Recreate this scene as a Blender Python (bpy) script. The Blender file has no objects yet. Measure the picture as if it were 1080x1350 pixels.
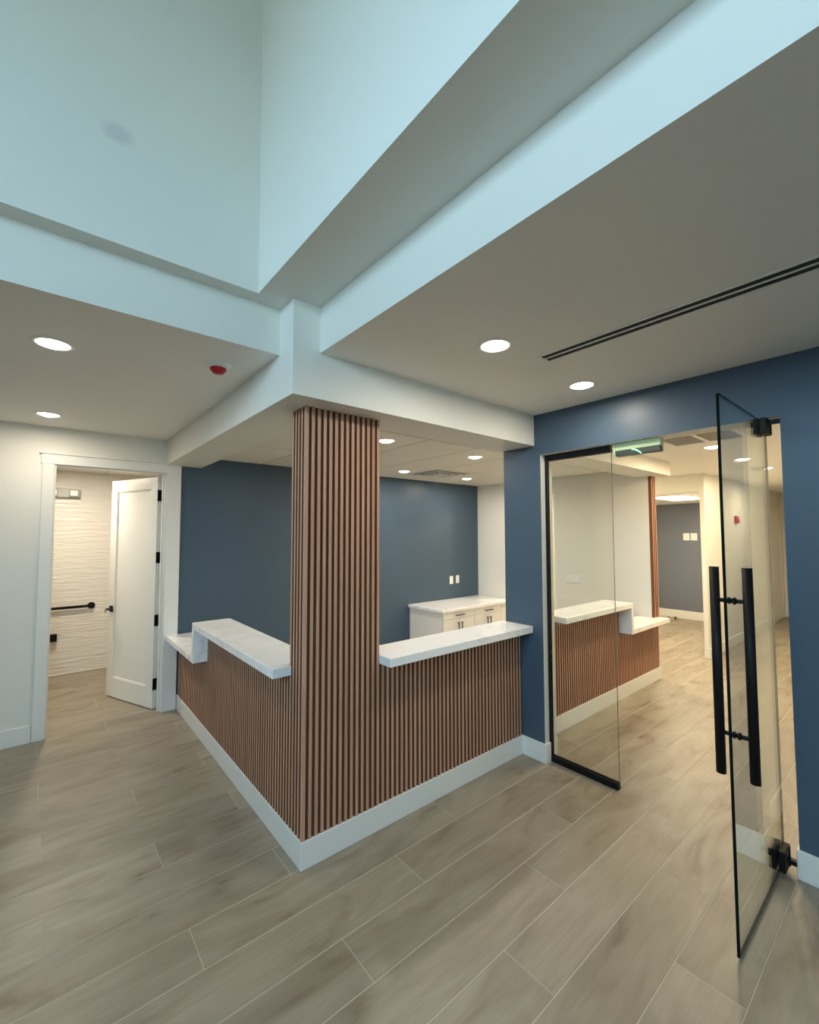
import bpy, bmesh, math, random
from mathutils import Vector, Matrix

random.seed(7)
scene = bpy.context.scene
COL = scene.collection

# ------------------------------------------------------------------ camera
CAM = Vector((-1.0983, -2.2154, 1.78))
YAW, PITCH, ROLL, FPX = 0.695765, 0.0511305, 0.001872, 577.69
fwd = Vector((math.sin(YAW) * math.cos(PITCH), math.cos(YAW) * math.cos(PITCH), math.sin(PITCH)))
rgt = Vector((math.cos(YAW), -math.sin(YAW), 0))
dwn = fwd.cross(rgt)
cr, sr = math.cos(ROLL), math.sin(ROLL)
cx_, cy_ = cr * rgt + sr * dwn, -sr * rgt + cr * dwn
cam_data = bpy.data.cameras.new('camera')
cam = bpy.data.objects.new('camera', cam_data)
COL.objects.link(cam)
cam_data.sensor_fit = 'HORIZONTAL'
cam_data.sensor_width = 36
cam_data.lens = FPX / 1080 * 36
cam_data.clip_start = 0.02
rot = Matrix((cx_, -cy_, -fwd)).transposed()
cam.matrix_world = Matrix.Translation(CAM) @ rot.to_4x4()
scene.camera = cam

# ------------------------------------------------------------------ world, exposure
world = bpy.data.worlds.new('sky')
scene.world = world
world.use_nodes = True
bg = world.node_tree.nodes['Background']
bg.inputs['Color'].default_value = (0.57, 0.89, 1.13, 1)
bg.inputs['Strength'].default_value = 20.0
vs = scene.view_settings
vs.view_transform = 'Standard'
vs.look = 'None'
vs.gamma = 1
vs.exposure = 0.0
vs.use_curve_mapping = False
scene.cycles.max_bounces = 10
scene.cycles.transparent_max_bounces = 16
scene.cycles.sample_clamp_indirect = 6.0
scene.cycles.caustics_reflective = False
scene.cycles.caustics_refractive = False

LED = (1.0, 0.88, 0.72)
LED_OFFICE = (1.0, 0.92, 0.80)
LED_HALL = (1.0, 0.81, 0.54)
W_LOBBY, W_OFFICE, W_HALL = 8.5, 13.0, 27.0


def portal(name, loc, size, rot):
    """Marks a real window opening so that the sky's light through it is sampled well."""
    d = bpy.data.lights.new(name, 'AREA')
    d.shape = 'RECTANGLE'
    d.size, d.size_y = size
    d.cycles.is_portal = True
    o = bpy.data.objects.new(name, d)
    o.location = loc
    o.rotation_euler = rot
    COL.objects.link(o)


# windows of the lobby (behind and beside the photographer)
portal('window_light', (-4.56, -2.6, 3.3), (1.2, 2.8), (0, -math.pi / 2, 0))
portal('window_light', (-1.7, -7.06, 1.25), (0.8, 2.3), (math.pi / 2, 0, 0))

# ------------------------------------------------------------------ materials
def nodes_of(name):
    m = bpy.data.materials.new(name)
    m.use_nodes = True
    nt = m.node_tree
    return m, nt, nt.nodes['Principled BSDF']


def lin(r, g, b):
    f = lambda c: (c / 255) / 12.92 if c <= 10.3 else ((c / 255 + 0.055) / 1.055) ** 2.4
    return (f(r), f(g), f(b), 1)


def N(nt, kind, **kw):
    n = nt.nodes.new(kind)
    for k, v in kw.items():
        setattr(n, k, v)
    return n


def paint(name, col, rough=0.5, bump=0.04, scale=350, spec=0.5):
    m, nt, p = nodes_of(name)
    p.inputs['Base Color'].default_value = col
    p.inputs['Roughness'].default_value = rough
    p.inputs['Specular IOR Level'].default_value = spec
    if bump:
        g = N(nt, 'ShaderNodeNewGeometry')
        t = N(nt, 'ShaderNodeTexNoise')
        t.inputs['Scale'].default_value = scale
        t.inputs['Detail'].default_value = 2
        b = N(nt, 'ShaderNodeBump')
        b.inputs['Strength'].default_value = bump
        b.inputs['Distance'].default_value = 0.002
        nt.links.new(g.outputs['Position'], t.inputs['Vector'])
        nt.links.new(t.outputs['Fac'], b.inputs['Height'])
        nt.links.new(b.outputs['Normal'], p.inputs['Normal'])
    return m


WHITE = paint('white_paint', (0.76, 0.745, 0.68, 1), 0.55)
SHADE = paint('grey_wall_paint', (0.42, 0.42, 0.41, 1), 0.6)  # darker grey put on the unseen lobby walls and ceiling to cut bounce light
CEIL = paint('ceiling_paint', (0.88, 0.86, 0.82, 1), 0.7)
TRIM = paint('trim_paint', (0.76, 0.755, 0.71, 1), 0.35, 0)
NAVY = paint('navy_paint', lin(68, 87, 104), 0.42, 0.08, spec=0.35)
SLATEBLUE = paint('grey_blue_paint', lin(106, 113, 128), 0.45, 0.05)
BLACK = paint('black_metal', (0.006, 0.006, 0.0065, 1), 0.5, 0, spec=0.2)
DARK = paint('dark_recess', (0.02, 0.02, 0.02, 1), 0.8, 0)
DOORP = paint('door_paint', (0.80, 0.79, 0.74, 1), 0.35, 0)
CAB = paint('cabinet_lacquer', (0.84, 0.82, 0.78, 1), 0.4, 0)
PLASTIC = paint('white_plastic', (0.82, 0.82, 0.80, 1), 0.3, 0)
GREYPL = paint('grey_plastic', (0.45, 0.45, 0.42, 1), 0.4, 0)
RED = paint('red_plastic', (0.45, 0.01, 0.01, 1), 0.35, 0)
GRILLE = paint('grey_grille', (0.42, 0.41, 0.38, 1), 0.5, 0)
STEEL = paint('steel', (0.35, 0.34, 0.33, 1), 0.3, 0)
STEEL.node_tree.nodes['Principled BSDF'].inputs['Metallic'].default_value = 1
GROUT = paint('grout', lin(196, 187, 171), 0.9, 0)
TILEC = paint('ceiling_tile_board', (0.74, 0.72, 0.66, 1), 0.9, 0.1, 200)
TGRID = paint('ceiling_grid', (0.07, 0.068, 0.06, 1), 0.6, 0)
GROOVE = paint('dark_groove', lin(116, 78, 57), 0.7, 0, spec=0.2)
LOCKB = paint('lock_body', (0.03, 0.045, 0.04, 1), 0.35, 0)
LOCKP = paint('lock_plate', lin(165, 185, 150), 0.25, 0)


def emissive(name, col, s):
    m, nt, p = nodes_of(name)
    p.inputs['Base Color'].default_value = (0.8, 0.8, 0.8, 1)
    p.inputs['Emission Color'].default_value = (*col, 1)
    p.inputs['Emission Strength'].default_value = s
    return m


LENS = emissive('lit_lens', (1.0, 0.88, 0.70), 9)
PANEL = emissive('lit_panel', (1.0, 0.93, 0.80), 4)
GREENLED = emissive('green_led', (0.05, 1.0, 0.35), 2.0)


def glass_sheet(name, tint):
    """Thin clear sheet: sees straight through, mirrors more at a glancing angle."""
    m = bpy.data.materials.new(name)
    m.use_nodes = True
    nt = m.node_tree
    nt.nodes.clear()
    out = N(nt, 'ShaderNodeOutputMaterial')
    mix = N(nt, 'ShaderNodeMixShader')
    tr = N(nt, 'ShaderNodeBsdfTransparent')
    gl = N(nt, 'ShaderNodeBsdfGlossy')
    tr.inputs['Color'].default_value = tint
    gl.inputs['Roughness'].default_value = 0.0
    gl.inputs['Color'].default_value = (0.95, 1, 0.97, 1)
    geo = N(nt, 'ShaderNodeNewGeometry')
    ior = N(nt, 'ShaderNodeMapRange')
    ior.inputs['To Min'].default_value = 1.5
    ior.inputs['To Max'].default_value = 1 / 1.5
    fr = N(nt, 'ShaderNodeFresnel')
    nt.links.new(geo.outputs['Backfacing'], ior.inputs['Value'])
    nt.links.new(ior.outputs['Result'], fr.inputs['IOR'])
    nt.links.new(fr.outputs['Fac'], mix.inputs['Fac'])
    nt.links.new(tr.outputs[0], mix.inputs[1])
    nt.links.new(gl.outputs[0], mix.inputs[2])
    nt.links.new(mix.outputs[0], out.inputs['Surface'])
    return m


GLASS = glass_sheet('clear_glass', (0.975, 0.992, 0.978, 1))
GEDGE = paint('glass_edge', (0.006, 0.010, 0.009, 1), 0.6, 0, spec=0.0)
GEDGE2 = paint('glass_edge_polished', (0.10, 0.13, 0.10, 1), 0.15, 0)


def ramp(nt, stops):
    r = N(nt, 'ShaderNodeValToRGB')
    e = r.color_ramp.elements
    e[0].position, e[0].color = stops[0]
    e[1].position, e[1].color = stops[-1]
    for pos, c in stops[1:-1]:
        k = e.new(pos)
        k.color = c
    return r


def mixcol(nt, fac, a, b, mode='MIX'):
    n = N(nt, 'ShaderNodeMix', data_type='RGBA', blend_type=mode)
    for sock, v in ((n.inputs[0], fac), (n.inputs[6], a), (n.inputs[7], b)):
        if isinstance(v, (int, float, tuple)):
            sock.default_value = v
        else:
            nt.links.new(v, sock)
    return n.outputs[2]


def wood_tile():
    m, nt, p = nodes_of('wood_look_tile')
    L = nt.links.new
    geo = N(nt, 'ShaderNodeNewGeometry')
    info = N(nt, 'ShaderNodeObjectInfo')
    add = N(nt, 'ShaderNodeMath', operation='ADD')
    L(geo.outputs['Random Per Island'], add.inputs[0])
    L(info.outputs['Random'], add.inputs[1])
    rnd = N(nt, 'ShaderNodeMath', operation='FRACT')
    L(add.outputs[0], rnd.inputs[0])
    off = N(nt, 'ShaderNodeVectorMath', operation='SCALE')
    off.inputs[0].default_value = (37.0, 91.0, 53.0)
    L(rnd.outputs[0], off.inputs['Scale'])
    pos = N(nt, 'ShaderNodeVectorMath', operation='ADD')
    L(geo.outputs['Position'], pos.inputs[0])
    L(off.outputs[0], pos.inputs[1])
    # broad cloudy figure stretched along the plank
    sc1 = N(nt, 'ShaderNodeVectorMath', operation='MULTIPLY')
    sc1.inputs[1].default_value = (1.0, 3.2, 1)
    L(pos.outputs[0], sc1.inputs[0])
    n1 = N(nt, 'ShaderNodeTexNoise')
    n1.inputs['Scale'].default_value = 1.9
    n1.inputs['Detail'].default_value = 5
    n1.inputs['Distortion'].default_value = 1.1
    L(sc1.outputs[0], n1.inputs['Vector'])
    r1 = ramp(nt, [(0.25, lin(122, 109, 92)), (0.40, lin(146, 136, 119)), (0.55, lin(156, 147, 130)), (0.75, lin(166, 157, 141))])
    L(n1.outputs['Fac'], r1.inputs['Fac'])
    # fine grain
    sc2 = N(nt, 'ShaderNodeVectorMath', operation='MULTIPLY')
    sc2.inputs[1].default_value = (2.0, 38.0, 1)
    L(pos.outputs[0], sc2.inputs[0])
    n2 = N(nt, 'ShaderNodeTexNoise')
    n2.inputs['Scale'].default_value = 1.5
    n2.inputs['Detail'].default_value = 4
    L(sc2.outputs[0], n2.inputs['Vector'])
    r2 = ramp(nt, [(0.3, (0.91, 0.905, 0.895, 1)), (0.7, (1.03, 1.03, 1.03, 1))])
    L(n2.outputs['Fac'], r2.inputs['Fac'])
    c = mixcol(nt, 1.0, r1.outputs[0], r2.outputs[0], 'MULTIPLY')
    # knots
    sc3 = N(nt, 'ShaderNodeVectorMath', operation='MULTIPLY')
    sc3.inputs[1].default_value = (1.1, 2.2, 1)
    L(pos.outputs[0], sc3.inputs[0])
    v = N(nt, 'ShaderNodeTexVoronoi')
    v.inputs['Scale'].default_value = 2.2
    L(sc3.outputs[0], v.inputs['Vector'])
    r3 = ramp(nt, [(0.012, (0.45, 0.39, 0.33, 1)), (0.035, (0.78, 0.74, 0.69, 1)), (0.16, (1, 1, 1, 1))])
    L(v.outputs['Distance'], r3.inputs['Fac'])
    c = mixcol(nt, 0.8, c, r3.outputs[0], 'MULTIPLY')
    # plank to plank tone
    rt = ramp(nt, [(0.0, (0.90, 0.89, 0.88, 1)), (1.0, (1.05, 1.05, 1.05, 1))])
    L(rnd.outputs[0], rt.inputs['Fac'])
    c = mixcol(nt, 1.0, c, rt.outputs[0], 'MULTIPLY')
    L(c, p.inputs['Base Color'])
    p.inputs['Roughness'].default_value = 0.42
    p.inputs['Specular IOR Level'].default_value = 0.4
    b = N(nt, 'ShaderNodeBump')
    b.inputs['Strength'].default_value = 0.12
    b.inputs['Distance'].default_value = 0.002
    L(n2.outputs['Fac'], b.inputs['Height'])
    L(b.outputs['Normal'], p.inputs['Normal'])
    return m


FLOOR = wood_tile()


def slat_wood():
    m, nt, p = nodes_of('walnut_slat')
    L = nt.links.new
    geo = N(nt, 'ShaderNodeNewGeometry')
    info = N(nt, 'ShaderNodeObjectInfo')
    sc = N(nt, 'ShaderNodeVectorMath', operation='MULTIPLY')
    sc.inputs[1].default_value = (60, 60, 1.6)
    L(geo.outputs['Position'], sc.inputs[0])
    n = N(nt, 'ShaderNodeTexNoise')
    n.inputs['Scale'].default_value = 1.5
    n.inputs['Detail'].default_value = 3
    L(sc.outputs[0], n.inputs['Vector'])
    r = ramp(nt, [(0.3, lin(180, 135, 110)), (0.7, lin(200, 156, 130))])
    L(n.outputs['Fac'], r.inputs['Fac'])
    rt = ramp(nt, [(0, (0.92, 0.92, 0.92, 1)), (1, (1.05, 1.05, 1.05, 1))])
    L(info.outputs['Random'], rt.inputs['Fac'])
    L(mixcol(nt, 1.0, r.outputs[0], rt.outputs[0], 'MULTIPLY'), p.inputs['Base Color'])
    p.inputs['Roughness'].default_value = 0.5
    p.inputs['Specular IOR Level'].default_value = 0.35
    return m


SLAT = slat_wood()


def quartz():
    m, nt, p = nodes_of('veined_quartz')
    L = nt.links.new
    geo = N(nt, 'ShaderNodeNewGeometry')
    n = N(nt, 'ShaderNodeTexNoise')
    n.inputs['Scale'].default_value = 2.3
    n.inputs['Detail'].default_value = 6
    n.inputs['Distortion'].default_value = 1.6
    L(geo.outputs['Position'], n.inputs['Vector'])
    r = ramp(nt, [(0.47, (0.89, 0.89, 0.88, 1)), (0.5, (0.74, 0.73, 0.71, 1)), (0.53, (0.89, 0.89, 0.88, 1))])
    L(n.outputs['Fac'], r.inputs['Fac'])
    n2 = N(nt, 'ShaderNodeTexNoise')
    n2.inputs['Scale'].default_value = 1.7
    L(geo.outputs['Position'], n2.inputs['Vector'])
    r2 = ramp(nt, [(0.40, (0, 0, 0, 1)), (0.55, (1, 1, 1, 1))])
    L(n2.outputs['Fac'], r2.inputs['Fac'])
    c = mixcol(nt, r2.outputs[0], (0.89, 0.89, 0.88, 1), r.outputs[0])
    L(c, p.inputs['Base Color'])
    p.inputs['Roughness'].default_value = 0.16
    return m


QUARTZ = quartz()


def wavy():
    m, nt, p = nodes_of('wavy_wall_tile')
    L = nt.links.new
    p.inputs['Base Color'].default_value = (0.78, 0.74, 0.66, 1)
    p.inputs['Roughness'].default_value = 0.35
    geo = N(nt, 'ShaderNodeNewGeometry')
    sc = N(nt, 'ShaderNodeVectorMath', operation='MULTIPLY')
    sc.inputs[1].default_value = (2.2, 1, 22)
    L(geo.outputs['Position'], sc.inputs[0])
    n = N(nt, 'ShaderNodeTexNoise')
    n.inputs['Scale'].default_value = 1.6
    n.inputs['Detail'].default_value = 1.5
    n.inputs['Distortion'].default_value = 0.6
    L(sc.outputs[0], n.inputs['Vector'])
    b = N(nt, 'ShaderNodeBump')
    b.inputs['Strength'].default_value = 0.55
    b.inputs['Distance'].default_value = 0.02
    L(n.outputs['Fac'], b.inputs['Height'])
    L(b.outputs['Normal'], p.inputs['Normal'])
    return m


WAVY = wavy()


def stained():
    """White paint with one faint grey smudge high on the wall."""
    m = WHITE.copy()
    m.name = 'white_paint_smudged'
    nt = m.node_tree
    p = nt.nodes['Principled BSDF']
    geo = N(nt, 'ShaderNodeNewGeometry')
    s = N(nt, 'ShaderNodeVectorMath', operation='SUBTRACT')
    s.inputs[1].default_value = (-0.91, -0.07, 3.475)
    nt.links.new(geo.outputs['Position'], s.inputs[0])
    q = N(nt, 'ShaderNodeVectorMath', operation='MULTIPLY')
    q.inputs[1].default_value = (14, 0, 19)
    nt.links.new(s.outputs[0], q.inputs[0])
    ln = N(nt, 'ShaderNodeVectorMath', operation='LENGTH')
    nt.links.new(q.outputs[0], ln.inputs[0])
    r = ramp(nt, [(0.45, (0.62, 0.61, 0.60, 1)), (1.0, (0.76, 0.745, 0.68, 1))])
    nt.links.new(ln.outputs['Value'], r.inputs['Fac'])
    nt.links.new(r.outputs[0], p.inputs['Base Color'])
    return m


SMUDGED = stained()

# ------------------------------------------------------------------ mesh helpers
ORIGIN = {}


class MB:
    """Collects shapes given in world coordinates and links them as one mesh object."""

    def __init__(self):
        self.bm = bmesh.new()
        self.mats = []

    def mi(self, m):
        if m not in self.mats:
            self.mats.append(m)
        return self.mats.index(m)

    def box(self, x, y, z, mat, bev=0.0, rot=None, pivot=None, side=None):
        """side: {'+x': mat, ...} other materials on single faces."""
        bm = self.bm
        x0, x1 = sorted(x)
        y0, y1 = sorted(y)
        z0, z1 = sorted(z)
        v = [bm.verts.new((a, b, c)) for a in (x0, x1) for b in (y0, y1) for c in (z0, z1)]
        F = {'-x': (0, 1, 3, 2), '+x': (4, 6, 7, 5), '-y': (0, 4, 5, 1), '+y': (2, 3, 7, 6), '-z': (0, 2, 6, 4), '+z': (1, 5, 7, 3)}
        fs = []
        for k, idx in F.items():
            f = bm.faces.new([v[i] for i in idx])
            f.material_index = self.mi((side or {}).get(k, mat))
            fs.append(f)
        new = v
        if bev:
            r = bmesh.ops.bevel(bm, geom=list({e for f in fs for e in f.edges}), offset=bev, segments=2 if bev > 0.004 else 1, profile=0.5, affect='EDGES')
            new = list({q for f in r['faces'] for q in f.verts} | {q for q in v if q.is_valid})
        if rot is not None:
            bmesh.ops.rotate(bm, cent=pivot, matrix=rot, verts=new)
        return self

    def prism(self, pts, axis, lo, hi, mat):
        """Polygon pts in the two other axes, extruded along axis."""
        bm = self.bm
        def P(p, h):
            a = list(p)
            a.insert('xyz'.index(axis), h)
            return a
        A = [bm.verts.new(P(p, lo)) for p in pts]
        B = [bm.verts.new(P(p, hi)) for p in pts]
        n = len(pts)
        fs = [bm.faces.new(A[::-1]), bm.faces.new(B)]
        for i in range(n):
            fs.append(bm.faces.new((A[i], A[(i + 1) % n], B[(i + 1) % n], B[i])))
        k = self.mi(mat)
        for f in fs:
            f.material_index = k
        bmesh.ops.recalc_face_normals(bm, faces=fs)
        return self

    def rod(self, a, b, r0, mat, r1=None, n=20):
        bm = self.bm
        a, b = Vector(a), Vector(b)
        d = (b - a).normalized()
        u = d.orthogonal().normalized()
        w = d.cross(u)
        r1 = r0 if r1 is None else r1
        ring = lambda c, r: [bm.verts.new(c + r * (math.cos(2 * math.pi * i / n) * u + math.sin(2 * math.pi * i / n) * w)) for i in range(n)]
        A, B = ring(a, r0), ring(b, r1)
        k = self.mi(mat)
        for f in [bm.faces.new(A[::-1]), bm.faces.new(B)]:
            f.material_index = k
        for i in range(n):
            f = bm.faces.new((A[i], A[(i + 1) % n], B[(i + 1) % n], B[i]))
            f.material_index = k
            f.smooth = True
        return self

    def lathe(self, c, prof, mat, n=32, down=True):
        """Turned about the vertical through c; prof = [(radius, height above c)]."""
        bm = self.bm
        k = self.mi(mat)
        rings = []
        for r, h in prof:
            if r < 1e-6:
                rings.append([bm.verts.new((c[0], c[1], c[2] + h))])
            else:
                rings.append([bm.verts.new((c[0] + r * math.cos(2 * math.pi * i / n), c[1] + r * math.sin(2 * math.pi * i / n), c[2] + h)) for i in range(n)])
        fs = []
        for A, B in zip(rings, rings[1:]):
            for i in range(n):
                j = (i + 1) % n
                if len(A) == 1 and len(B) == 1:
                    continue
                if len(A) == 1:
                    q = (A[0], B[j], B[i])
                elif len(B) == 1:
                    q = (A[i], A[j], B[0])
                else:
                    q = (A[i], A[j], B[j], B[i])
                f = bm.faces.new(q)
                f.material_index = k
                f.smooth = True
                fs.append(f)
        bmesh.ops.recalc_face_normals(bm, faces=fs)
        return self

    def build(self, name, parent=None, **props):
        org = Vector((0, 0, 0))
        if parent is not None:
            org = ORIGIN[parent.name]
        bmesh.ops.translate(self.bm, vec=-org, verts=self.bm.verts)
        me = bpy.data.meshes.new(name)
        self.bm.to_mesh(me)
        self.bm.free()
        for m in self.mats:
            me.materials.append(m)
        o = bpy.data.objects.new(name, me)
        COL.objects.link(o)
        if parent is not None:
            o.parent = parent
        ORIGIN[o.name] = org
        for k, v in props.items():
            o[k] = v
        return o


def thing(name, label, cat, loc, group=None, kind=None):
    o = bpy.data.objects.new(name, None)
    COL.objects.link(o)
    o.location = loc
    o.empty_display_size = 0.05
    o['label'], o['category'] = label, cat
    if group:
        o['group'] = group
    if kind:
        o['kind'] = kind
    ORIGIN[o.name] = Vector(loc)
    return o


def tag(o, label, cat, group=None):
    o['label'], o['category'] = label, cat
    if group:
        o['group'] = group
    return o


def struct(name, mb, label=None):
    o = mb.build(name)
    o['kind'] = 'structure'
    if label:
        o['label'] = label
    return o


# ------------------------------------------------------------------ floor of wood-look planks
fl = MB()
fl.box((-4.7, 11.5), (-7.2, 5.2), (-0.12, -0.0011), GROUT)
floor = struct('floor', fl, 'greyish beige wood-look plank floor running through lobby and hall')
PW, PL = 0.245, 1.485


def px(P):
    d = Vector(P) - CAM
    z = d.dot(fwd)
    return (540 + FPX * d.dot(cx_) / z, 675 + FPX * d.dot(cy_) / z, z) if z > 0.05 else (9e9, 9e9, -1)


planks = []
for k in range(-29, 22):
    y0 = 0.022 + PW * k
    y1 = y0 + PW
    x = (0.95 + 0.49 * (k + 1)) % PL - 5 * PL
    while x < 11.4:
        a, b = max(x, -4.6), min(x + PL, 11.4)
        if b - a > 0.03 and not (a > 0.15 and b < 4.6 and y0 > 0.15 and y1 < 2.8):
            m_ = ((a + b) / 2, (y0 + y1) / 2, 0)
            best, ins = 1e9, False
            for fx in (a, a + (b - a) / 3, b - (b - a) / 3, b):
                u, v, z = px((fx, m_[1], 0))
                if -30 < u < 1110 and v < 1400 and z > 0:
                    ins = True
                    best = min(best, z)
            planks.append((best if ins else 1e9, a, b, y0, y1))
        x += PL
planks.sort()
shared = {}
rest = MB()
for i, (d, a, b, y0, y1) in enumerate(planks):
    if i < 290 and d < 1e8:
        Lx = round(b - a, 3)
        if Lx not in shared:
            mb = MB()
            mb.box((0, Lx - 0.003), (0.0005, PW - 0.0035), (-0.01, 0), FLOOR, 0.001)
            o = mb.build('plank', floor)
            shared[Lx] = o.data
        else:
            o = bpy.data.objects.new('plank', shared[Lx])
            COL.objects.link(o)
            o.parent = floor
        o.location = (a + 0.0015, y0 + 0.0015, 0)
    else:
        rest.box((a + 0.0015, b - 0.0015), (y0 + 0.0015, y1 - 0.0015), (-0.01, 0), FLOOR)
rest.build('distant_planks', floor, kind='stuff')

# ------------------------------------------------------------------ walls, ceilings, beams
YB = 2.85          # plane of the door wall and of the navy office wall
XB = 1.96          # navy wall with the glass entrance
# left wall with the doorway
w = MB()
w.box((-4.5, -1.03), (2.84, 2.96), (0, 3.05), WHITE)
w.box((-1.03, -0.14), (2.84, 2.96), (2.42, 3.05), WHITE)
w.box((-0.14, -0.02), (2.84, 2.96), (0, 3.05), WHITE)
struct('wall_left', w, 'white lobby wall with the doorway to the tiled washroom')
w = MB()
w.box((-0.02, 4.80), (YB, 2.97), (0, 2.75), NAVY)
struct('wall_back', w, 'navy wall at the back of the reception office')
# navy wall with the glass entrance
for yy, zz in (((-0.2, 0.165), (0, 3.05)), ((-1.70, -0.2), (2.42, 3.05)), ((-7.0, -1.70), (0, 3.05))):
    w = MB()
    w.box((XB, 2.12), yy, zz, WHITE, side={'-x': NAVY})
    struct('wall_right', w, 'navy wall around the glass entrance')
w = MB()
w.box((2.12, 2.45), (0.055, 0.19), (0, 2.66), WHITE)
struct('wall_hall_stub', w)
# atrium walls
w = MB()
w.box((-4.5, -0.3), (-0.07, 0.02), (3.0, 6.0), SMUDGED)
struct('wall_atrium_left', w)
w = MB()
w.box((-0.3, -0.2), (-7.0, 0.02), (3.0, 6.0), WHITE)
struct('wall_atrium_right', w)
w = MB()
w.box((-0.2, 0.06), (-7.0, 0.02), (3.0, 3.08), WHITE)
w.box((-0.3, -0.2), (0.02, 0.1), (3.0, 3.08), WHITE)
struct('ceiling_soffit', w)
w = MB()
w.box((-4.7, 0), (-7.2, 0.1), (6.0, 6.1), SHADE)
struct('ceiling_atrium', w)
# lobby walls out of view: high windows on the side, a glazed front behind
w = MB()
w.box((-4.62, -4.5), (-7.0, 2.96), (0, 2.7), SHADE)
w.box((-4.62, -4.5), (0.1, 2.96), (2.7, 3.05), SHADE)
w.box((-4.62, -4.5), (-7.0, 0.1), (3.9, 6.1), SHADE)
w.box((-4.62, -4.5), (-7.0, -4.0), (2.7, 3.9), SHADE)
w.box((-4.62, -4.5), (-1.2, 0.1), (2.7, 3.9), SHADE)
struct('wall_side', w)
w = MB()
w.box((-40, -4.7), (-40, 20), (-0.3, -0.15), GROUT)
w.box((-4.7, 40), (-40, -7.2), (-0.3, -0.15), GROUT)
struct('ground', w)
w = MB()
w.box((-4.62, -2.1), (-7.12, -7.0), (0, 6.1), SHADE)
w.box((-1.3, 2.12), (-7.12, -7.0), (0, 6.1), SHADE)
w.box((-2.1, -1.3), (-7.12, -7.0), (2.4, 6.1), SHADE)
w.box((-2.1, -1.3), (-7.12, -7.0), (0, 0.1), SHADE)
struct('wall_front', w)
for i, (ax, a0, a1, z0, z1) in enumerate((('x', -4.0, -1.2, 2.7, 3.9), ('y', -2.1, -1.3, 0.1, 2.4))):
    w = MB()
    n = 3
    for j in range(n + 1):
        c = a0 + (a1 - a0) * j / n
        if ax == 'x':
            w.box((-4.58, -4.53), (c - 0.025, c + 0.025), (z0, z1), BLACK)
        else:
            w.box((c - 0.025, c + 0.025), (-7.08, -7.03), (z0, z1), BLACK)
    struct('window_%d' % (i + 1), w)

# lower ceilings
c = MB()
c.box((-4.5, -0.145), (0.02, 2.84), (2.75, 3.05), CEIL, side={'-y': WHITE})
struct('ceiling_left', c)
c = MB()
c.box((0.01, XB), (-7.0, -0.145), (2.75, 3.05), CEIL, side={'-x': WHITE})
struct('ceiling_right', c)
b = MB()
b.prism([(-0.145, -0.145), (XB, -0.145), (XB, 0.19), (0.19, 0.19), (0.19, 2.84), (-0.145, 2.84)], 'z', 2.5, 3.0, WHITE)
struct('trim_1', b, 'white beam over the reception desk')
b = MB()
b.box((2.12, 4.86), (-0.14, 0.2), (2.5, 2.67), WHITE)
struct('trim_2', b, 'white beam over the counter in the hall')
c = MB()
c.box((2.12, 11.3), (-1.85, -0.09), (2.665, 2.78), CEIL)
c.box((2.12, 6.37), (-0.09, 0.2), (2.665, 2.78), CEIL)
c.box((4.80, 6.37), (0.2, YB), (2.665, 2.78), CEIL)
struct('ceiling_hall', c)

# office tile ceiling
c = MB()
c.box((0.19, 4.67), (0.19, YB), (2.622, 2.75), TGRID)
office_ceiling = struct('ceiling_office', c, 'suspended tile ceiling of the reception office')
xs = [0.19] + [0.86 + 0.632 * i for i in range(6)] + [4.67]
ys = [0.19, 0.60, 1.82, YB]
VENT = (2.756 + 0.0, 3.388, 1.82, 2.45)
for i in range(len(xs) - 1):
    for j in range(len(ys) - 1):
        a0, a1, b0, b1 = xs[i], xs[i + 1], ys[j], ys[j + 1]
        if i == 4 and j == 2:
            b0 = 2.45
        MB().box((a0 + 0.0075, a1 - 0.0075), (b0 + 0.0075, b1 - 0.0075), (2.612, 2.64), TILEC, 0.002).build('ceiling_tile', office_ceiling)

# right wall of the office (white, with a doorway), ends in the hall
w = MB()
w.box((4.67, 4.80), (0.052, 1.372), (0, 2.66), WHITE)
w.box((4.67, 4.80), (1.372, 2.28), (2.39, 2.66), WHITE)
w.box((4.67, 4.80), (2.28, YB), (0, 2.66), WHITE)
struct('wall_office', w, 'white wall at the end of the reception office')
# hall: end wall with an opening, far room
w = MB()
w.box((6.25, 6.37), (-0.09, -0.03), (0, 2.67), WHITE)
w.box((6.25, 6.37), (-0.03, 1.1), (2.40, 2.67), WHITE)
w.box((6.25, 6.37), (1.1, 2.97), (0, 2.67), WHITE)
w.box((4.80, 6.25), (YB, 2.97), (0, 2.67), WHITE)
struct('wall_hall_end', w)
w = MB()
w.box((6.37, 11.3), (-0.09, 0.0), (0, 2.67), WHITE)
struct('wall_hall_left', w, 'white corridor wall with a red strobe')
w = MB()
w.box((2.12, 11.3), (-1.85, -1.75), (0, 2.67), WHITE)
struct('wall_hall_right', w)
w = MB()
w.box((11.2, 11.3), (-1.75, 2.97), (0, 2.67), WHITE)
w.box((6.37, 11.2), (YB, 2.97), (0, 2.67), WHITE)
struct('wall_far', w)
w = MB()
w.box((9.3, 9.42), (0.0, YB), (0, 2.6), SLATEBLUE)
struct('wall_far_room', w, 'grey blue wall of the far room')
c = MB()
c.box((6.37, 9.3), (0.0, YB), (2.42, 2.55), CEIL)
struct('ceiling_far_room', c)
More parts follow.
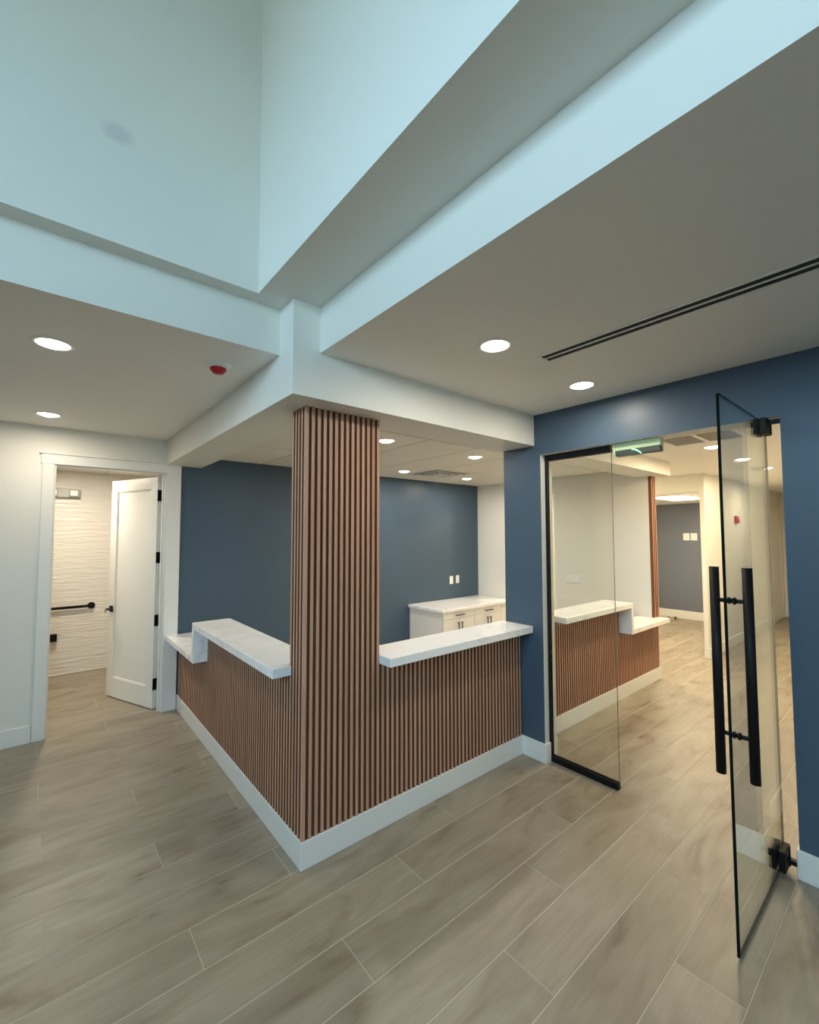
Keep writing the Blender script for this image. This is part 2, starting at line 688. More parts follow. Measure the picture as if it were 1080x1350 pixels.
# washroom
w = MB()
w.box((-2.4, 0.6), (5.0, 5.12), (0, 2.75), WAVY)
w.box((-2.4, -2.3), (2.96, 5.0), (0, 2.75), WHITE)
w.box((0.3, 0.4), (2.97, 5.0), (0, 2.75), WHITE)
struct('wall_washroom', w, 'cream wall of wavy relief tile in the washroom')
c = MB()
c.box((-2.3, 0.3), (2.96, 5.0), (2.625, 2.75), TGRID)
wc_ceiling = struct('ceiling_washroom', c)
for a in (-2.3, -1.69, -1.08, -0.47, 0.14):
    for b0, b1 in ((2.96, 3.7), (3.7, 5.0)):
        MB().box((a + 0.004, min(a + 0.61, 0.3) - 0.004), (b0 + 0.004, b1 - 0.004), (2.613, 2.64), TILEC, 0.002).build('ceiling_tile', wc_ceiling)

# ------------------------------------------------------------------ baseboards
BH = 0.148


def base(name, runs, h=BH, t=0.016, mat=TRIM):
    m = MB()
    for x, y in runs:
        m.box(x, y, (0, h), mat, 0.003)
    return struct(name, m)


base('baseboard_desk', [((0.0, 0.018), (0.0, 2.84)), ((0.018, 1.945), (0.0, 0.018))])
base('baseboard_right', [((1.944, XB), (-0.216, 0.018)), ((XB, 2.02), (-0.216, -0.2)), ((1.944, XB), (-7.0, -1.690)), ((XB, 2.11), (-1.70, -1.690))])
base('baseboard_left', [((-4.5, -1.13), (2.824, 2.84))])
base('baseboard_counter', [((2.12, 4.81), (0.015, 0.033)), ((4.80, 4.816), (0.04, 1.36)), ((2.12, 2.136), (-0.2, 0.015))])
base('baseboard_hall', [((6.234, 6.25), (-0.106, -0.03)), ((6.25, 10.1), (-0.106, -0.09)), ((2.12, 11.2), (-1.75, -1.734)), ((11.184, 11.2), (-1.73, -0.09))])
base('baseboard_far_room', [((9.284, 9.3), (0.0, YB))], 0.17)
base('baseboard_washroom', [((-2.3, 0.3), (4.99, 5.0))], 0.012, 0.01, WAVY)

# ------------------------------------------------------------------ doorway 1 and its panel door
m = MB()
m.box((-1.125, -1.035), (2.822, 2.84), (0, 2.425), TRIM, 0.004)
m.box((-0.14, -0.005), (2.822, 2.84), (0, 2.425), TRIM, 0.004)
m.box((-1.135, -0.005), (2.820, 2.84), (2.415, 2.505), TRIM, 0.004)
m.box((-1.145, -0.005), (2.812, 2.84), (2.505, 2.52), TRIM, 0.003)
door1 = struct('door_1', m, 'white cased doorway to the washroom')
m = MB()
m.box((-1.045, -1.025), (2.838, 2.965), (0, 2.42), TRIM, 0.002)
m.box((-0.15, -0.13), (2.838, 2.965), (0, 2.42), TRIM, 0.002)
m.box((-1.045, -0.13), (2.838, 2.965), (2.405, 2.425), TRIM, 0.002)
m.box((-0.166, -0.15), (2.88, 2.915), (0, 2.405), TRIM, 0.002)
m.build('jamb', door1)

HX, HY = -0.155, 2.972
ang = math.atan2(0.783, -0.315)          # direction of the leaf from its hinge
R = Matrix.Rotation(ang, 3, 'Z')
pd = thing('panel_door', 'white single-panel timber door standing ajar into the washroom', 'door', (HX, HY, 0), kind='thing')
DW, DT, DH = 0.85, 0.045, 2.385
piv = Vector((HX, HY, 0))


def dbox(mb, u, v, z, mat, bev=0.0):
    """Box in the door's own frame: u along the leaf, v through it."""
    mb.box((HX + u[0], HX + u[1]), (HY + v[0], HY + v[1]), z, mat, bev, rot=R, pivot=piv)


# v from 0 (face towards the lobby when open) to -DT: the leaf lies to the -v side
# of the hinge line so that its hinge edge shows
lf = MB()
st = 0.115
dbox(lf, (0.004, st), (0, DT), (0.012, DH), DOORP, 0.002)
dbox(lf, (DW - st, DW), (0, DT), (0.012, DH), DOORP, 0.002)
dbox(lf, (st - 0.001, DW - st + 0.001), (0, DT), (DH - 0.125, DH), DOORP, 0.002)
dbox(lf, (st - 0.001, DW - st + 0.001), (0, DT), (0.012, 0.22), DOORP, 0.002)
lf.build('leaf_frame', pd)
q = MB()
dbox(q, (st, DW - st), (0.012, DT - 0.012), (0.21, DH - 0.12), DOORP)
pn = q.build('recessed_panel', pd)
q = MB()
for uu, zz in (((st, st + 0.012), (0.22, DH - 0.125)), ((DW - st - 0.012, DW - st), (0.22, DH - 0.125)), ((st + 0.012, DW - st - 0.012), (0.22, 0.232)), ((st + 0.012, DW - st - 0.012), (DH - 0.137, DH - 0.125))):
    dbox(q, uu, (0.006, DT - 0.006), zz, DOORP, 0.002)
q.build('moulding', pd)
for hz in (2.19, 1.545, 0.90, 0.255):
    q = MB()
    dbox(q, (0.0, 0.0045), (0.002, DT - 0.002), (hz - 0.058, hz + 0.058), BLACK)
    q.rod((HX, HY - 0.004, hz - 0.058), (HX, HY - 0.004, hz + 0.058), 0.009, BLACK, n=10)
    q.box((HX + 0.004, HX + 0.0085), (HY - 0.05, HY - 0.006), (hz - 0.058, hz + 0.058), BLACK)
    q.build('hinge', pd, label='black hinge')
q = MB()
u0 = DW - 0.065
for s in (1, -1):
    v0 = DT if s == 1 else 0.0
    dbox(q, (u0 - 0.03, u0 + 0.03), sorted((v0, v0 + s * 0.010)), (0.93, 0.995), BLACK, 0.002)
    dbox(q, (u0 - 0.011, u0 + 0.011), sorted((v0 + s * 0.008, v0 + s * 0.055)), (0.952, 0.974), BLACK, 0.003)
    dbox(q, (u0 - 0.115, u0 + 0.012), sorted((v0 + s * 0.040, v0 + s * 0.056)), (0.953, 0.973), BLACK, 0.003)
dbox(q, (DW - 0.001, DW + 0.002), (0.010, DT - 0.010), (0.90, 1.02), BLACK)
lever = q.build('lever_handle', pd, label='black lever handle')
q = MB()
dbox(q, (u0 - 0.002, u0 + 0.002), (DT + 0.056, DT + 0.07), (0.925, 0.965), STEEL)
q.build('key', lever, label='key hanging in the lock')

# washroom fittings
gb = thing('grab_bar', 'black grab bar fixed to the wavy washroom tile', 'grab bar', (-1.0, 4.95, 0.85))
q = MB()
q.rod((-1.75, 4.955, 0.85), (-0.58, 4.955, 0.85), 0.017, BLACK)
q.build('bar', gb)
for x in (-1.75, -0.58):
    q = MB()
    q.rod((x, 4.955, 0.85), (x, 4.995, 0.85), 0.017, BLACK)
    q.rod((x, 4.985, 0.85), (x, 5.0, 0.85), 0.042, BLACK, n=28)
    q.build('mounting_flange', gb)
ph = thing('paper_holder', 'small black paper holder below the grab bar', 'paper holder', (-0.99, 4.97, 0.49))
q = MB()
q.box((-1.05, -0.925), (4.93, 4.99), (0.44, 0.53), BLACK, 0.006)
q.build('housing', ph)
q = MB()
q.box((-1.03, -0.945), (4.985, 5.0), (0.455, 0.515), BLACK, 0.002)
q.build('back_plate', ph)
el = thing('emergency_light', 'grey twin emergency light high on washroom wall', 'emergency light', (-0.9, 4.95, 2.32))
q = MB()
q.box((-1.07, -0.74), (4.93, 5.0), (2.265, 2.375), GREYPL, 0.008)
q.build('housing', el)
for x in (-0.81, -1.02):
    q = MB()
    q.box((x - 0.05, x + 0.05), (4.88, 4.932), (2.275, 2.365), GREYPL, 0.012)
    hd = q.build('lamp_head', el)
    q = MB()
    q.box((x - 0.038, x + 0.038), (4.876, 4.884), (2.287, 2.353), PLASTIC, 0.002)
    q.build('lens', hd)

# ------------------------------------------------------------------ slatted desks
SP, SW, SD = 0.0375, 0.0190, 0.014      # pitch, face width, depth
SLATS = {}


def slat(parent, x, y, z0, z1, face='-y'):
    """One slat of walnut with dark groove flanks; x, y is the middle of its show face ('corner': of its foot)."""
    key = (round(z1 - z0, 3), face)
    org = ORIGIN[parent.name]
    if key not in SLATS:
        m = MB()
        hgt, h = z1 - z0, SW / 2
        if face == '-y':
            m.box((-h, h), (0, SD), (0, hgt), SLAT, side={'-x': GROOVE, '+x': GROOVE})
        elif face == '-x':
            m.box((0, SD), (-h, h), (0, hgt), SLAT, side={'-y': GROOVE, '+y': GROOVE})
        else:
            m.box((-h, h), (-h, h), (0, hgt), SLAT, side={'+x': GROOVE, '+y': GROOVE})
        o = m.build('slat')
        SLATS[key] = o.data
    else:
        o = bpy.data.objects.new('slat', SLATS[key])
        COL.objects.link(o)
    o.parent = parent
    o.location = Vector((x, y, z0)) - org
    return o


FR = 0.004                   # show faces stand this far behind the baseboard's front
BK = FR + SD - 0.002         # front of the backing board
SC = 0.004 + SW / 2          # centre of the slat row behind the desk's face
desk = thing('reception_desk', 'walnut-slat reception desk run between slatted column and navy wall', 'reception desk', (1.2, 0.1, 0))
deskl = thing('reception_desk', 'walnut-slat reception desk run stepping down towards the white doorway', 'reception desk', (0.1, 1.5, 0))
m = MB()
m.box((0.034, 0.19), (0.19, 1.79), (0, 0.985), WHITE)
m.box((0.034, 0.19), (1.79, 2.83), (0, 0.705), WHITE)
m.build('knee_wall', deskl)
m = MB()
m.box((0.512, XB - 0.001), (0.034, 0.165), (0, 0.985), WHITE)
m.build('knee_wall', desk)
m = MB()
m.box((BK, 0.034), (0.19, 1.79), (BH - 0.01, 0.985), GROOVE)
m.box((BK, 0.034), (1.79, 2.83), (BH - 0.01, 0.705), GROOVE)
m.build('backing_board', deskl)
m = MB()
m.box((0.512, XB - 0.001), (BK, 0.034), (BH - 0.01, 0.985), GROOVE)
m.build('backing_board', desk)
col = thing('slatted_column', 'square walnut-slat column rising from desk corner to white beam', 'column', (0.25, 0.1, 0), kind='thing')
m = MB()
m.box((0.034, 0.50), (0.034, 0.18), (0, 2.5), WHITE)
m.build('core', col)
m = MB()
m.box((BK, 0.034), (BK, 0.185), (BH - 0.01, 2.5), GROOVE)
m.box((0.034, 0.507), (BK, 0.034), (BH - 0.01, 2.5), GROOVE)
m.box((0.50, 0.507), (0.034, 0.18), (1.05, 2.5), SLAT)
m.build('backing_board', col)
slat(col, SC, SC, BH - 0.004, 2.5, 'corner')
x = SC + SP
while x < 0.505:
    slat(col, x, FR, BH - 0.004, 2.5)
    x += SP
while x < XB - 0.01:
    slat(desk, x, FR, BH - 0.004, 0.985)
    x += SP
y = SC + SP
while y < 0.185:
    slat(col, FR, y, BH - 0.004, 2.5, '-x')
    y += SP
while y < 2.82:
    slat(deskl, FR, y, BH - 0.004, 0.985 if y < 1.79 else 0.705, '-x')
    y += SP

# countertops
m = MB()
m.box((0.512, XB - 0.001), (-0.108, 0.20), (0.986, 1.04), QUARTZ, 0.003)
tag(m.build('countertop'), 'veined white quartz countertop between slatted column and navy wall', 'countertop')
ct = thing('countertop', 'stepped white quartz countertop running from column to white doorway', 'countertop', (0.04, 1.5, 0.986))
m = MB()
m.box((-0.11, 0.20), (0.196, 1.835), (0.986, 1.04), QUARTZ, 0.003)
m.box((-0.11, 0.003), (0.145, 0.197), (0.986, 1.04), QUARTZ, 0.003)
m.build('raised_top', ct)
m = MB()
m.box((-0.11, 0.20), (1.792, 1.835), (0.706, 0.986), QUARTZ, 0.002)
m.build('riser_panel', ct)
m = MB()
m.box((-0.11, 0.20), (1.835, 2.835), (0.706, 0.758), QUARTZ, 0.003)
m.build('low_top', ct)

# second desk, in the hall
desk2 = thing('reception_desk', 'straight walnut-slat desk seen beyond the glass entrance', 'reception desk', (3.5, 0.1, 0))
S2 = 0.02
m = MB()
m.box((2.451, 3.755), (0.05, 0.19), (0, 0.985), WHITE)
m.box((3.755, 4.668), (0.05, 0.19), (0, 0.704), WHITE)
m.build('knee_wall', desk2)
m = MB()
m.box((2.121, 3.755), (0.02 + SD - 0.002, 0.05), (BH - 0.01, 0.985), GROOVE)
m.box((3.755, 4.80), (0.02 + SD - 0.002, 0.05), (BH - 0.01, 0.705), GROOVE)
m.build('backing_board', desk2)
x = 2.14
while x < 4.80:
    slat(desk2, x, S2, BH - 0.004, 0.985 if x < 3.75 else 0.704)
    x += SP
ct2 = thing('countertop', 'stepped white quartz countertop on the desk beyond the glass', 'countertop', (3.5, 0.05, 0.986))
m = MB()
m.box((2.47, 3.80), (-0.105, 0.21), (0.986, 1.04), QUARTZ, 0.003)
m.build('raised_top', ct2)
m = MB()
m.box((3.757, 3.80), (-0.105, 0.21), (0.706, 0.986), QUARTZ, 0.002)
m.build('riser_panel', ct2)
m = MB()
m.box((3.80, 4.668), (-0.105, 0.21), (0.706, 0.758), QUARTZ, 0.003)
m.box((4.668, 4.80), (-0.105, 0.051), (0.706, 0.758), QUARTZ, 0.003)
m.build('low_top', ct2)
st_ = thing('slat_cladding', 'narrow walnut slat strip on the white wall end above hall desk', 'slat cladding', (4.73, 0.02, 0.76))
m = MB()
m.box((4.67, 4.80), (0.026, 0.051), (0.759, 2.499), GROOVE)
m.build('backing_board', st_)
for i in range(3):
    slat(st_, 4.685 + 0.050 * i, 0.0150, 0.759, 2.499)

# ------------------------------------------------------------------ cabinet behind the desk
cab = thing('cabinet', 'white two-bay base cabinet with black pulls against navy wall', 'cabinet', (3.9, 2.5, 0))
CX0, CX1, CY0 = 3.13, 4.655, 2.13
m = MB()
m.box((CX0, CX1), (CY0 + 0.02, YB - 0.006), (0.1, 0.70), CAB)
m.box((CX0 + 0.02, CX1), (CY0 + 0.08, YB - 0.006), (0, 0.1), CAB)
m.box((4.378, CX1), (CY0, CY0 + 0.02), (0.1, 0.70), CAB, 0.001)
m.build('body', cab)
bw = (4.375 - CX0) / 2
for i in range(2):
    a = CX0 + i * bw
    m = MB()
    m.box((a + 0.003, a + bw - 0.003), (CY0, CY0 + 0.019), (0.604, 0.697), CAB, 0.002)
    d = m.build('drawer', cab)
    m = MB()
    cxm = a + bw / 2
    m.rod((cxm - 0.085, CY0 - 0.03, 0.652), (cxm + 0.085, CY0 - 0.03, 0.652), 0.007, BLACK, n=10)
    for s in (-1, 1):
        m.rod((cxm + s * 0.07, CY0 - 0.03, 0.652), (cxm + s * 0.07, CY0, 0.652), 0.005, BLACK, n=8)
    m.build('pull', d, label='black bar pull')
    for s in (0, 1):
        m = MB()
        m.box((a + s * bw / 2 + 0.003, a + (s + 1) * bw / 2 - 0.003), (CY0, CY0 + 0.019), (0.11, 0.598), CAB, 0.002)
        d = m.build('cabinet_door', cab)
        hx = a + bw / 2 + (-0.035 if s == 0 else 0.035)
        m = MB()
        m.rod((hx, CY0 - 0.03, 0.435), (hx, CY0 - 0.03, 0.555), 0.007, BLACK, n=10)
        for hz in (0.448, 0.542):
            m.rod((hx, CY0 - 0.03, hz), (hx, CY0, hz), 0.005, BLACK, n=8)
        m.build('pull', d, label='black bar pull')
m = MB()
m.box((CX0 - 0.03, 4.668), (CY0 - 0.025, YB - 0.001), (0.701, 0.741), QUARTZ, 0.003)
tag(m.build('worktop'), 'pale quartz worktop lying on the white cabinet', 'worktop')

# ------------------------------------------------------------------ switch plates, sockets
def plate(name, label, cat, axis, at, u, z, wid, h, parts, group=None):
    """Plate on a wall: axis 'y' (faces -y) or 'x' (faces -x)."""
    loc = (u, at, z) if axis == 'y' else (at, u, z)
    r = thing(name, label, cat, loc, group)
    m = MB()
    if axis == 'y':
        m.box((u - wid / 2, u + wid / 2), (at - 0.007, at), (z - h / 2, z + h / 2), PLASTIC, 0.003)
    else:
        m.box((at - 0.007, at), (u - wid / 2, u + wid / 2), (z - h / 2, z + h / 2), PLASTIC, 0.003)
    m.build('cover_plate', r)
    for i in range(parts):
        c0 = u + (i - (parts - 1) / 2) * 0.046
        m = MB()
        if axis == 'y':
            m.box((c0 - 0.016, c0 + 0.016), (at - 0.011, at - 0.006), (z - 0.033, z + 0.033), PLASTIC, 0.002)
        else:
            m.box((at - 0.011, at - 0.006), (c0 - 0.016, c0 + 0.016), (z - 0.033, z + 0.033), PLASTIC, 0.002)
        m.build('rocker', r)
    return r


plate('wall_plate', 'white wall plate on office navy wall, farther from its white corner', 'wall plate', 'y', YB, 4.012, 1.04, 0.078, 0.128, 1)
plate('wall_plate', 'white wall plate on office navy wall, nearer its white corner', 'wall plate', 'y', YB, 4.155, 1.045, 0.078, 0.128, 1)
plate('wall_plate', 'white multi-gang plate on white office wall above the hall counter', 'wall plate', 'x', 4.67, 1.09, 1.15, 0.21, 0.11, 4)
plate('wall_plate', 'pale plate on far grey blue wall, first from slat strip', 'wall plate', 'x', 9.3, 1.14, 1.72, 0.12, 0.15, 1)
plate('wall_plate', 'pale plate on far grey blue wall, second from slat strip', 'wall plate', 'x', 9.3, 1.0, 1.72, 0.12, 0.15, 1)

# ------------------------------------------------------------------ glass entrance
sl = thing('glass_sidelight', 'fixed clear glass sidelight in a black channel beside the entrance', 'glass panel', (2.04, -0.47, 0))
m = MB()
m.box((2.033, 2.045), (-0.738, -0.215), (0.02, 2.40), GLASS, side={'-y': GEDGE2, '+y': GEDGE, '+z': GEDGE, '-z': GEDGE})
m.build('glass_pane', sl)
m = MB()
m.box((2.018, 2.033), (-0.735, -0.2), (0, 0.045), BLACK, 0.001)
m.box((2.045, 2.06), (-0.735, -0.2), (0, 0.045), BLACK, 0.001)
m.box((2.03, 2.048), (-0.735, -0.2), (0, 0.02), BLACK)
m.build('sill_channel', sl)
m = MB()
m.box((2.020, 2.033), (-0.220, -0.2), (0.0, 2.42), BLACK, 0.001)
m.box((2.045, 2.052), (-0.220, -0.2), (0.0, 2.42), BLACK, 0.001)
m.box((2.03, 2.048), (-0.215, -0.2), (0.0, 2.42), BLACK)
m.build('jamb_channel', sl)
m = MB()
m.box((2.018, 2.033), (-0.735, -0.2), (2.372, 2.42), BLACK, 0.001)
m.box((2.045, 2.06), (-0.735, -0.2), (2.372, 2.42), BLACK, 0.001)
m.box((2.03, 2.048), (-0.735, -0.2), (2.40, 2.42), BLACK)
m.build('head_channel', sl)

gd = thing('entrance_door', 'frameless glass door with tall black pulls standing open into the lobby', 'door', (1.98, -1.62, 0), kind='thing')
m = MB()
m.box((1.185, 2.03), (-1.626, -1.614), (0.012, 2.405), GLASS, side={'-x': GEDGE, '+x': GEDGE, '+z': GEDGE, '-z': GEDGE})
m.build('glass_pane', gd)
for s, yy in ((-1, -1.680), (1, -1.556)):
    m = MB()
    m.rod((1.28, yy, 0.708), (1.28, yy, 1.63), 0.0195, BLACK, n=24)
    pull = m.build('pull_handle', gd, label='tall black tubular pull')
    m = MB()
    for hz in (0.89, 1.48):
        e = -1.62 + s * 0.006
        m.rod((1.28, -1.62, hz), (1.28, yy, hz), 0.0095, BLACK, n=14)
        m.rod((1.28, e, hz), (1.28, e + s * 0.008, hz), 0.016, BLACK, n=18)
    m.build('standoff', pull)
for nm, za, zb in (('top_hinge', 2.325, 2.412), ('bottom_hinge', 0.03, 0.135)):
    m = MB()
    m.box((1.885, 2.0), (-1.655, -1.626), (za, zb), BLACK, 0.003)
    m.box((1.885, 2.0), (-1.614, -1.585), (za, zb), BLACK, 0.003)
    o = m.build(nm, gd, label='black wall-to-glass hinge')
    m = MB()
    zc = zb - 0.012 if za > 1 else za + 0.03
    m.box((1.965, 1.995), (-1.699, -1.65), (zc - 0.014, zc + 0.010), BLACK, 0.002)
    m.rod((1.98, -1.64, za + 0.002), (1.98, -1.64, zb - 0.002), 0.02, BLACK, n=14)
    m.build('hinge_arm', o)

ml = thing('magnetic_lock', 'pale green magnetic lock with glowing arc under the entrance head', 'lock', (2.02, -0.92, 2.36))
m = MB()
m.box((2.0, 2.05), (-1.083, -0.772), (2.365, 2.42), LOCKP, 0.003)
m.box((1.995, 2.002), (-0.785, -0.772), (2.325, 2.42), LOCKP, 0.002)
m.build('mounting_plate', ml)
m = MB()
m.box((1.998, 2.052), (-1.08, -0.786), (2.328, 2.366), LOCKB, 0.003)
m.build('magnet_body', ml, label='dark magnet body')
m = MB()
pts = []
for i in range(9):
    t = i / 8
    pts.append((1.996, -0.90 - 0.062 * t, 2.362 - 0.034 * t ** 2))
for a, b_ in zip(pts, pts[1:]):
    m.rod(a, b_, 0.0035, GREENLED, n=8)
m.build('status_light', ml, label='glowing green arc')

# ------------------------------------------------------------------ ceiling fittings
def downlight(x, y, z, watts, color, label, group, r=0.070):
    t = thing('downlight', label, 'ceiling light', (x, y, z), group)
    m = MB()
    m.lathe((x, y, z), [(r, -0.004), (r + 0.004, -0.007), (r + 0.016, -0.006), (r + 0.022, 0.0)], PLASTIC)
    m.build('trim_ring', t)
    m = MB()
    m.lathe((x, y, z), [(0, -0.022), (r * 0.5, -0.018), (r * 0.85, -0.009), (r, -0.004), (r, 0)], LENS)
    m.build('lens', t, label='glowing lens')
    d = bpy.data.lights.new('lamp', 'AREA')
    d.shape = 'DISK'
    d.size = 2 * r
    d.energy = watts
    d.color = color
    o = bpy.data.objects.new('lamp', d)
    COL.objects.link(o)
    o.parent = t
    o.location = (0, 0, -0.026)
    return t


downlight(0.655, -0.805, 2.75, W_LOBBY, LED, 'round downlight between white bulkhead and black slot diffuser', 'lobby downlights')
downlight(1.565, -0.78, 2.75, W_LOBBY, LED, 'round downlight close above the navy entrance wall', 'lobby downlights')
downlight(-1.09, 0.61, 2.75, 0.65 * W_LOBBY, LED, 'large round downlight beside the white bulkhead, in line with red cap', 'lobby downlights')
downlight(-1.095, 2.31, 2.75, W_LOBBY, LED, 'round downlight in front of the washroom doorway', 'lobby downlights')
downlight(1.21, 0.87, 2.612, W_OFFICE, LED_OFFICE, 'office downlight right beside the slatted column', 'office downlights')
downlight(2.44, 0.92, 2.612, W_OFFICE, LED_OFFICE, 'office downlight close behind the white beam', 'office downlights')
downlight(2.53, 2.24, 2.612, W_OFFICE, LED_OFFICE, 'office downlight near navy wall on column side of square vent', 'office downlights')
downlight(3.73, 2.23, 2.612, W_OFFICE, LED_OFFICE, 'office downlight above the white cabinet', 'office downlights')
for i, x in enumerate((4.10, 5.22, 6.33, 7.9)):
    downlight(x, -0.80, 2.665, W_HALL * (1, 1, 0.62, 1)[i], LED_HALL, ['first hall downlight, next to grey return grille', 'second hall downlight seen through the open glass door', 'third hall downlight beyond the round smoke detector', 'hall downlight just showing past navy wall edge'][i], 'hall downlights')
downlight(-0.9, 3.9, 2.613, 32, LED, 'round downlight in the washroom ceiling', 'washroom downlights')
downlight(5.5, 1.5, 2.665, 40, LED_HALL, 'round downlight in the side passage ceiling', 'passage downlights')

# lit panel in the far room
lp = thing('light_panel', 'bright flat light panel on the far room ceiling', 'ceiling light', (7.4, 0.65, 2.42))
m = MB()
m.box((6.83, 8.05), (0.35, 0.95), (2.405, 2.42), PLASTIC, 0.002)
m.build('frame', lp)
m = MB()
m.box((6.86, 8.02), (0.38, 0.92), (2.402, 2.406), PANEL)
m.build('diffuser', lp, label='glowing diffuser')
d = bpy.data.lights.new('lamp', 'AREA')
d.shape = 'RECTANGLE'
d.size, d.size_y, d.energy, d.color = 1.1, 0.5, 70, LED_HALL
o = bpy.data.objects.new('lamp', d)
COL.objects.link(o)
o.parent = lp
o.location = (0.03, 0, -0.03)

# slot diffuser
sd = thing('slot_diffuser', 'long black double-slot air diffuser in the lobby ceiling', 'air diffuser', (1.0, -2.0, 2.75))
m = MB()
for x in (0.949, 0.998, 1.047):
    m.box((x - 0.006, x + 0.006), (-4.3, -0.868), (2.744, 2.75), PLASTIC, 0.001)
for y in (-4.3, -0.868):
    m.box((0.943, 1.053), (y - 0.006, y + 0.006), (2.744, 2.75), PLASTIC, 0.001)
m.build('frame', sd)
for a, b_ in ((0.955, 0.992), (1.004, 1.041)):
    m = MB()
    m.box((a, b_), (-4.294, -0.874), (2.7475, 2.75), DARK)
    m.build('slot', sd, label='black slot')

# square vent in the office
vt = thing('ceiling_vent', 'square stepped ceiling vent in the office tiles', 'vent', (3.07, 2.135, 2.612))
a0, a1, b0, b1 = VENT
m = MB()
m.box((a0 + 0.004, a1 - 0.004), (b0 + 0.004, b1 - 0.004), (2.618, 2.64), DARK)
m.build('recess', vt, label='dark recess')
for k, (g, zlo) in enumerate(((0.0, 2.606), (0.075, 2.598), (0.15, 2.590))):
    m = MB()
    wdt = 0.024
    e0, e1, f0, f1 = a0 + 0.004 + g, a1 - 0.004 - g, b0 + 0.004 + g, b1 - 0.004 - g
    for xx, yy in (((e0, e1), (f0, f0 + wdt)), ((e0, e1), (f1 - wdt, f1)), ((e0, e0 + wdt), (f0 + wdt, f1 - wdt)), ((e1 - wdt, e1), (f0 + wdt, f1 - wdt))):
        m.box(xx, yy, (zlo, zlo + 0.012), PLASTIC, 0.001)
    m.build('vane', vt)
m = MB()
m.box((a0 + 0.23, a1 - 0.23), (b0 + 0.23, b1 - 0.23), (2.588, 2.60), PLASTIC, 0.002)
m.build('centre_plate', vt)

# return grille in the hall
rg = thing('return_grille', 'grey two-bay return grille in the hall ceiling', 'grille', (3.3, -0.88, 2.665))
m = MB()
GX0, GX1 = 2.92, 3.72
for yy in ((-0.60, -0.58), (-0.885, -0.855), (-1.19, -1.15)):
    m.box((GX0, GX1), yy, (2.653, 2.665), PLASTIC, 0.001)
for xx in ((GX0 - 0.02, GX0), (GX1, GX1 + 0.02)):
    m.box(xx, (-1.19, -0.58), (2.653, 2.665), PLASTIC, 0.001)
m.build('frame', rg)
for y0, y1 in ((-0.855, -0.60), (-1.15, -0.885)):
    m = MB()
    m.box((GX0, GX1), (y0, y1), (2.662, 2.665), GRILLE)
    n = 20
    for i in range(n):
        xx = GX0 + (i + 0.5) * (GX1 - GX0) / n
        m.box((xx - 0.010, xx + 0.010), (y0, y1), (2.656, 2.662), GRILLE)
    m.build('louvre_bay', rg, label='grey louvre bay')

# red-capped sprinkler, smoke detector, red strobe
sp = thing('ceiling_sprinkler', 'red-capped round white fitting on the lobby ceiling', 'sprinkler', (-0.36, 0.375, 2.75))
m = MB()
m.lathe((-0.36, 0.375, 2.75), [(0, -0.020), (0.050, -0.020), (0.064, -0.014), (0.072, 0.0)], PLASTIC)
m.build('escutcheon', sp)
m = MB()
m.lathe((-0.36, 0.375, 2.75), [(0.044, -0.019), (0.043, -0.032), (0.034, -0.037), (0.032, -0.046), (0.014, -0.052), (0, -0.052)], RED)
m.build('cap', sp, label='red cap')
sm = thing('smoke_detector', 'small round smoke detector on the hall ceiling', 'smoke detector', (6.15, -0.75, 2.665))
m = MB()
m.lathe((6.15, -0.75, 2.665), [(0, -0.05), (0.05, -0.048), (0.07, -0.03), (0.085, -0.02), (0.09, 0)], GREYPL)
m.build('housing', sm)
m = MB()
m.lathe((6.15, -0.75, 2.665), [(0.088, -0.012), (0.1, -0.008), (0.1, 0)], PLASTIC)
m.build('base_ring', sm)
sb = thing('fire_strobe', 'red fire alarm strobe on the white corridor wall', 'alarm strobe', (7.8, -0.1, 2.0))
m = MB()
m.box((7.70, 7.86), (-0.12, -0.09), (1.95, 2.075), RED, 0.006)
m.build('housing', sb)
m = MB()
m.box((7.74, 7.83), (-0.14, -0.119), (1.965, 2.02), RED, 0.01)
m.build('lens', sb)

# door casing far along the hall
m = MB()
m.box((10.1, 10.19), (-0.108, -0.09), (0, 2.2), TRIM, 0.003)
m.box((10.95, 11.04), (-0.108, -0.09), (0, 2.2), TRIM, 0.003)
m.box((10.1, 11.04), (-0.11, -0.09), (2.2, 2.29), TRIM, 0.003)
m.box((10.19, 10.95), (-0.098, -0.09), (0.01, 2.2), DOORP)
struct('door_2', m, 'white cased door at the far end of the corridor')

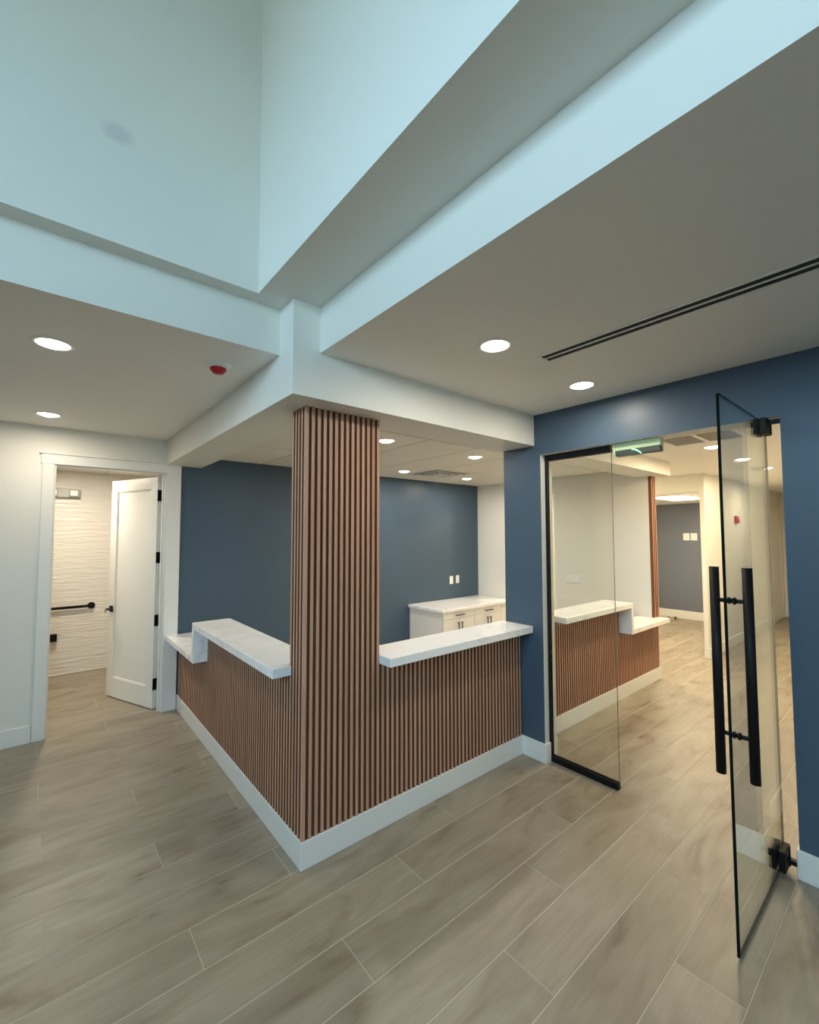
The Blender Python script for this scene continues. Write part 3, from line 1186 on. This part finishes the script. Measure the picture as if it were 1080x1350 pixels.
# two small steel stops on the far floor
for i, (x, y) in enumerate(((8.85, 1.37), (8.93, 1.27))):
    t = thing('floor_stop', ['little steel stop on far floor, nearer the slat strip', 'little steel stop on far floor, nearer the pale wall stub'][i], 'door stop', (x, y, 0))
    m = MB()
    m.lathe((x, y, 0), [(0.035, 0.0), (0.035, 0.012), (0.018, 0.02), (0, 0.02)], STEEL, n=16)
    m.build('base', t)
    m = MB()
    m.lathe((x, y, 0), [(0.014, 0.018), (0.014, 0.05), (0.022, 0.055), (0.022, 0.075), (0, 0.078)], DARK, n=16)
    m.build('bumper', t)

# ------------------------------------------------------------------ labels of the setting
SETTING = {
    'wall_right': 'navy entrance wall strip between desk run and glass sidelight',
    'wall_right.001': 'navy wall header over the glass entrance',
    'wall_right.002': 'navy wall beyond the open glass door',
    'wall_hall_stub': 'white wall stub behind the navy entrance wall',
    'wall_atrium_left': 'tall daylit wall with a faint smudge above the washroom side',
    'wall_atrium_right': 'tall daylit wall above the slot diffuser side',
    'ceiling_soffit': 'narrow grey soffit under the tall daylit walls',
    'ceiling_atrium': 'high ceiling of the atrium out of view',
    'wall_side': 'lobby side wall with high windows out of view',
    'wall_front': 'lobby front wall behind the photographer',
    'window_1': 'high window frame in the lobby side wall',
    'window_2': 'glazed front frame behind the photographer',
    'ground': 'pale pavement outside the building',
    'ceiling_left': 'lower white ceiling in front of the washroom',
    'ceiling_right': 'lower white ceiling with the black slot diffuser',
    'ceiling_hall': 'warm lit ceiling of the hall beyond the glass',
    'wall_hall_end': 'cream hall end wall with opening to far room',
    'wall_hall_right': 'hall side wall hidden behind the navy wall',
    'wall_far': 'white wall closing the far end of the hall',
    'ceiling_far_room': 'ceiling of the far room with lit panel',
    'ceiling_washroom': 'tile ceiling of the washroom',
    'baseboard_desk': 'white baseboard under the slatted lobby desk',
    'baseboard_right': 'white baseboard along the navy entrance wall',
    'baseboard_left': 'white baseboard beside the washroom doorway',
    'baseboard_counter': 'white baseboard under the slatted hall desk',
    'baseboard_hall': 'white baseboard along the hall walls',
    'baseboard_far_room': 'cream baseboard under the far grey blue wall',
    'baseboard_washroom': 'thin tile edge at the foot of washroom wall',
}
for o in scene.objects:
    if o.parent is None and o.get('kind') == 'structure':
        if o.name in SETTING:
            o['label'] = SETTING[o.name]
        o['category'] = o.name.split('_')[0].split('.')[0]
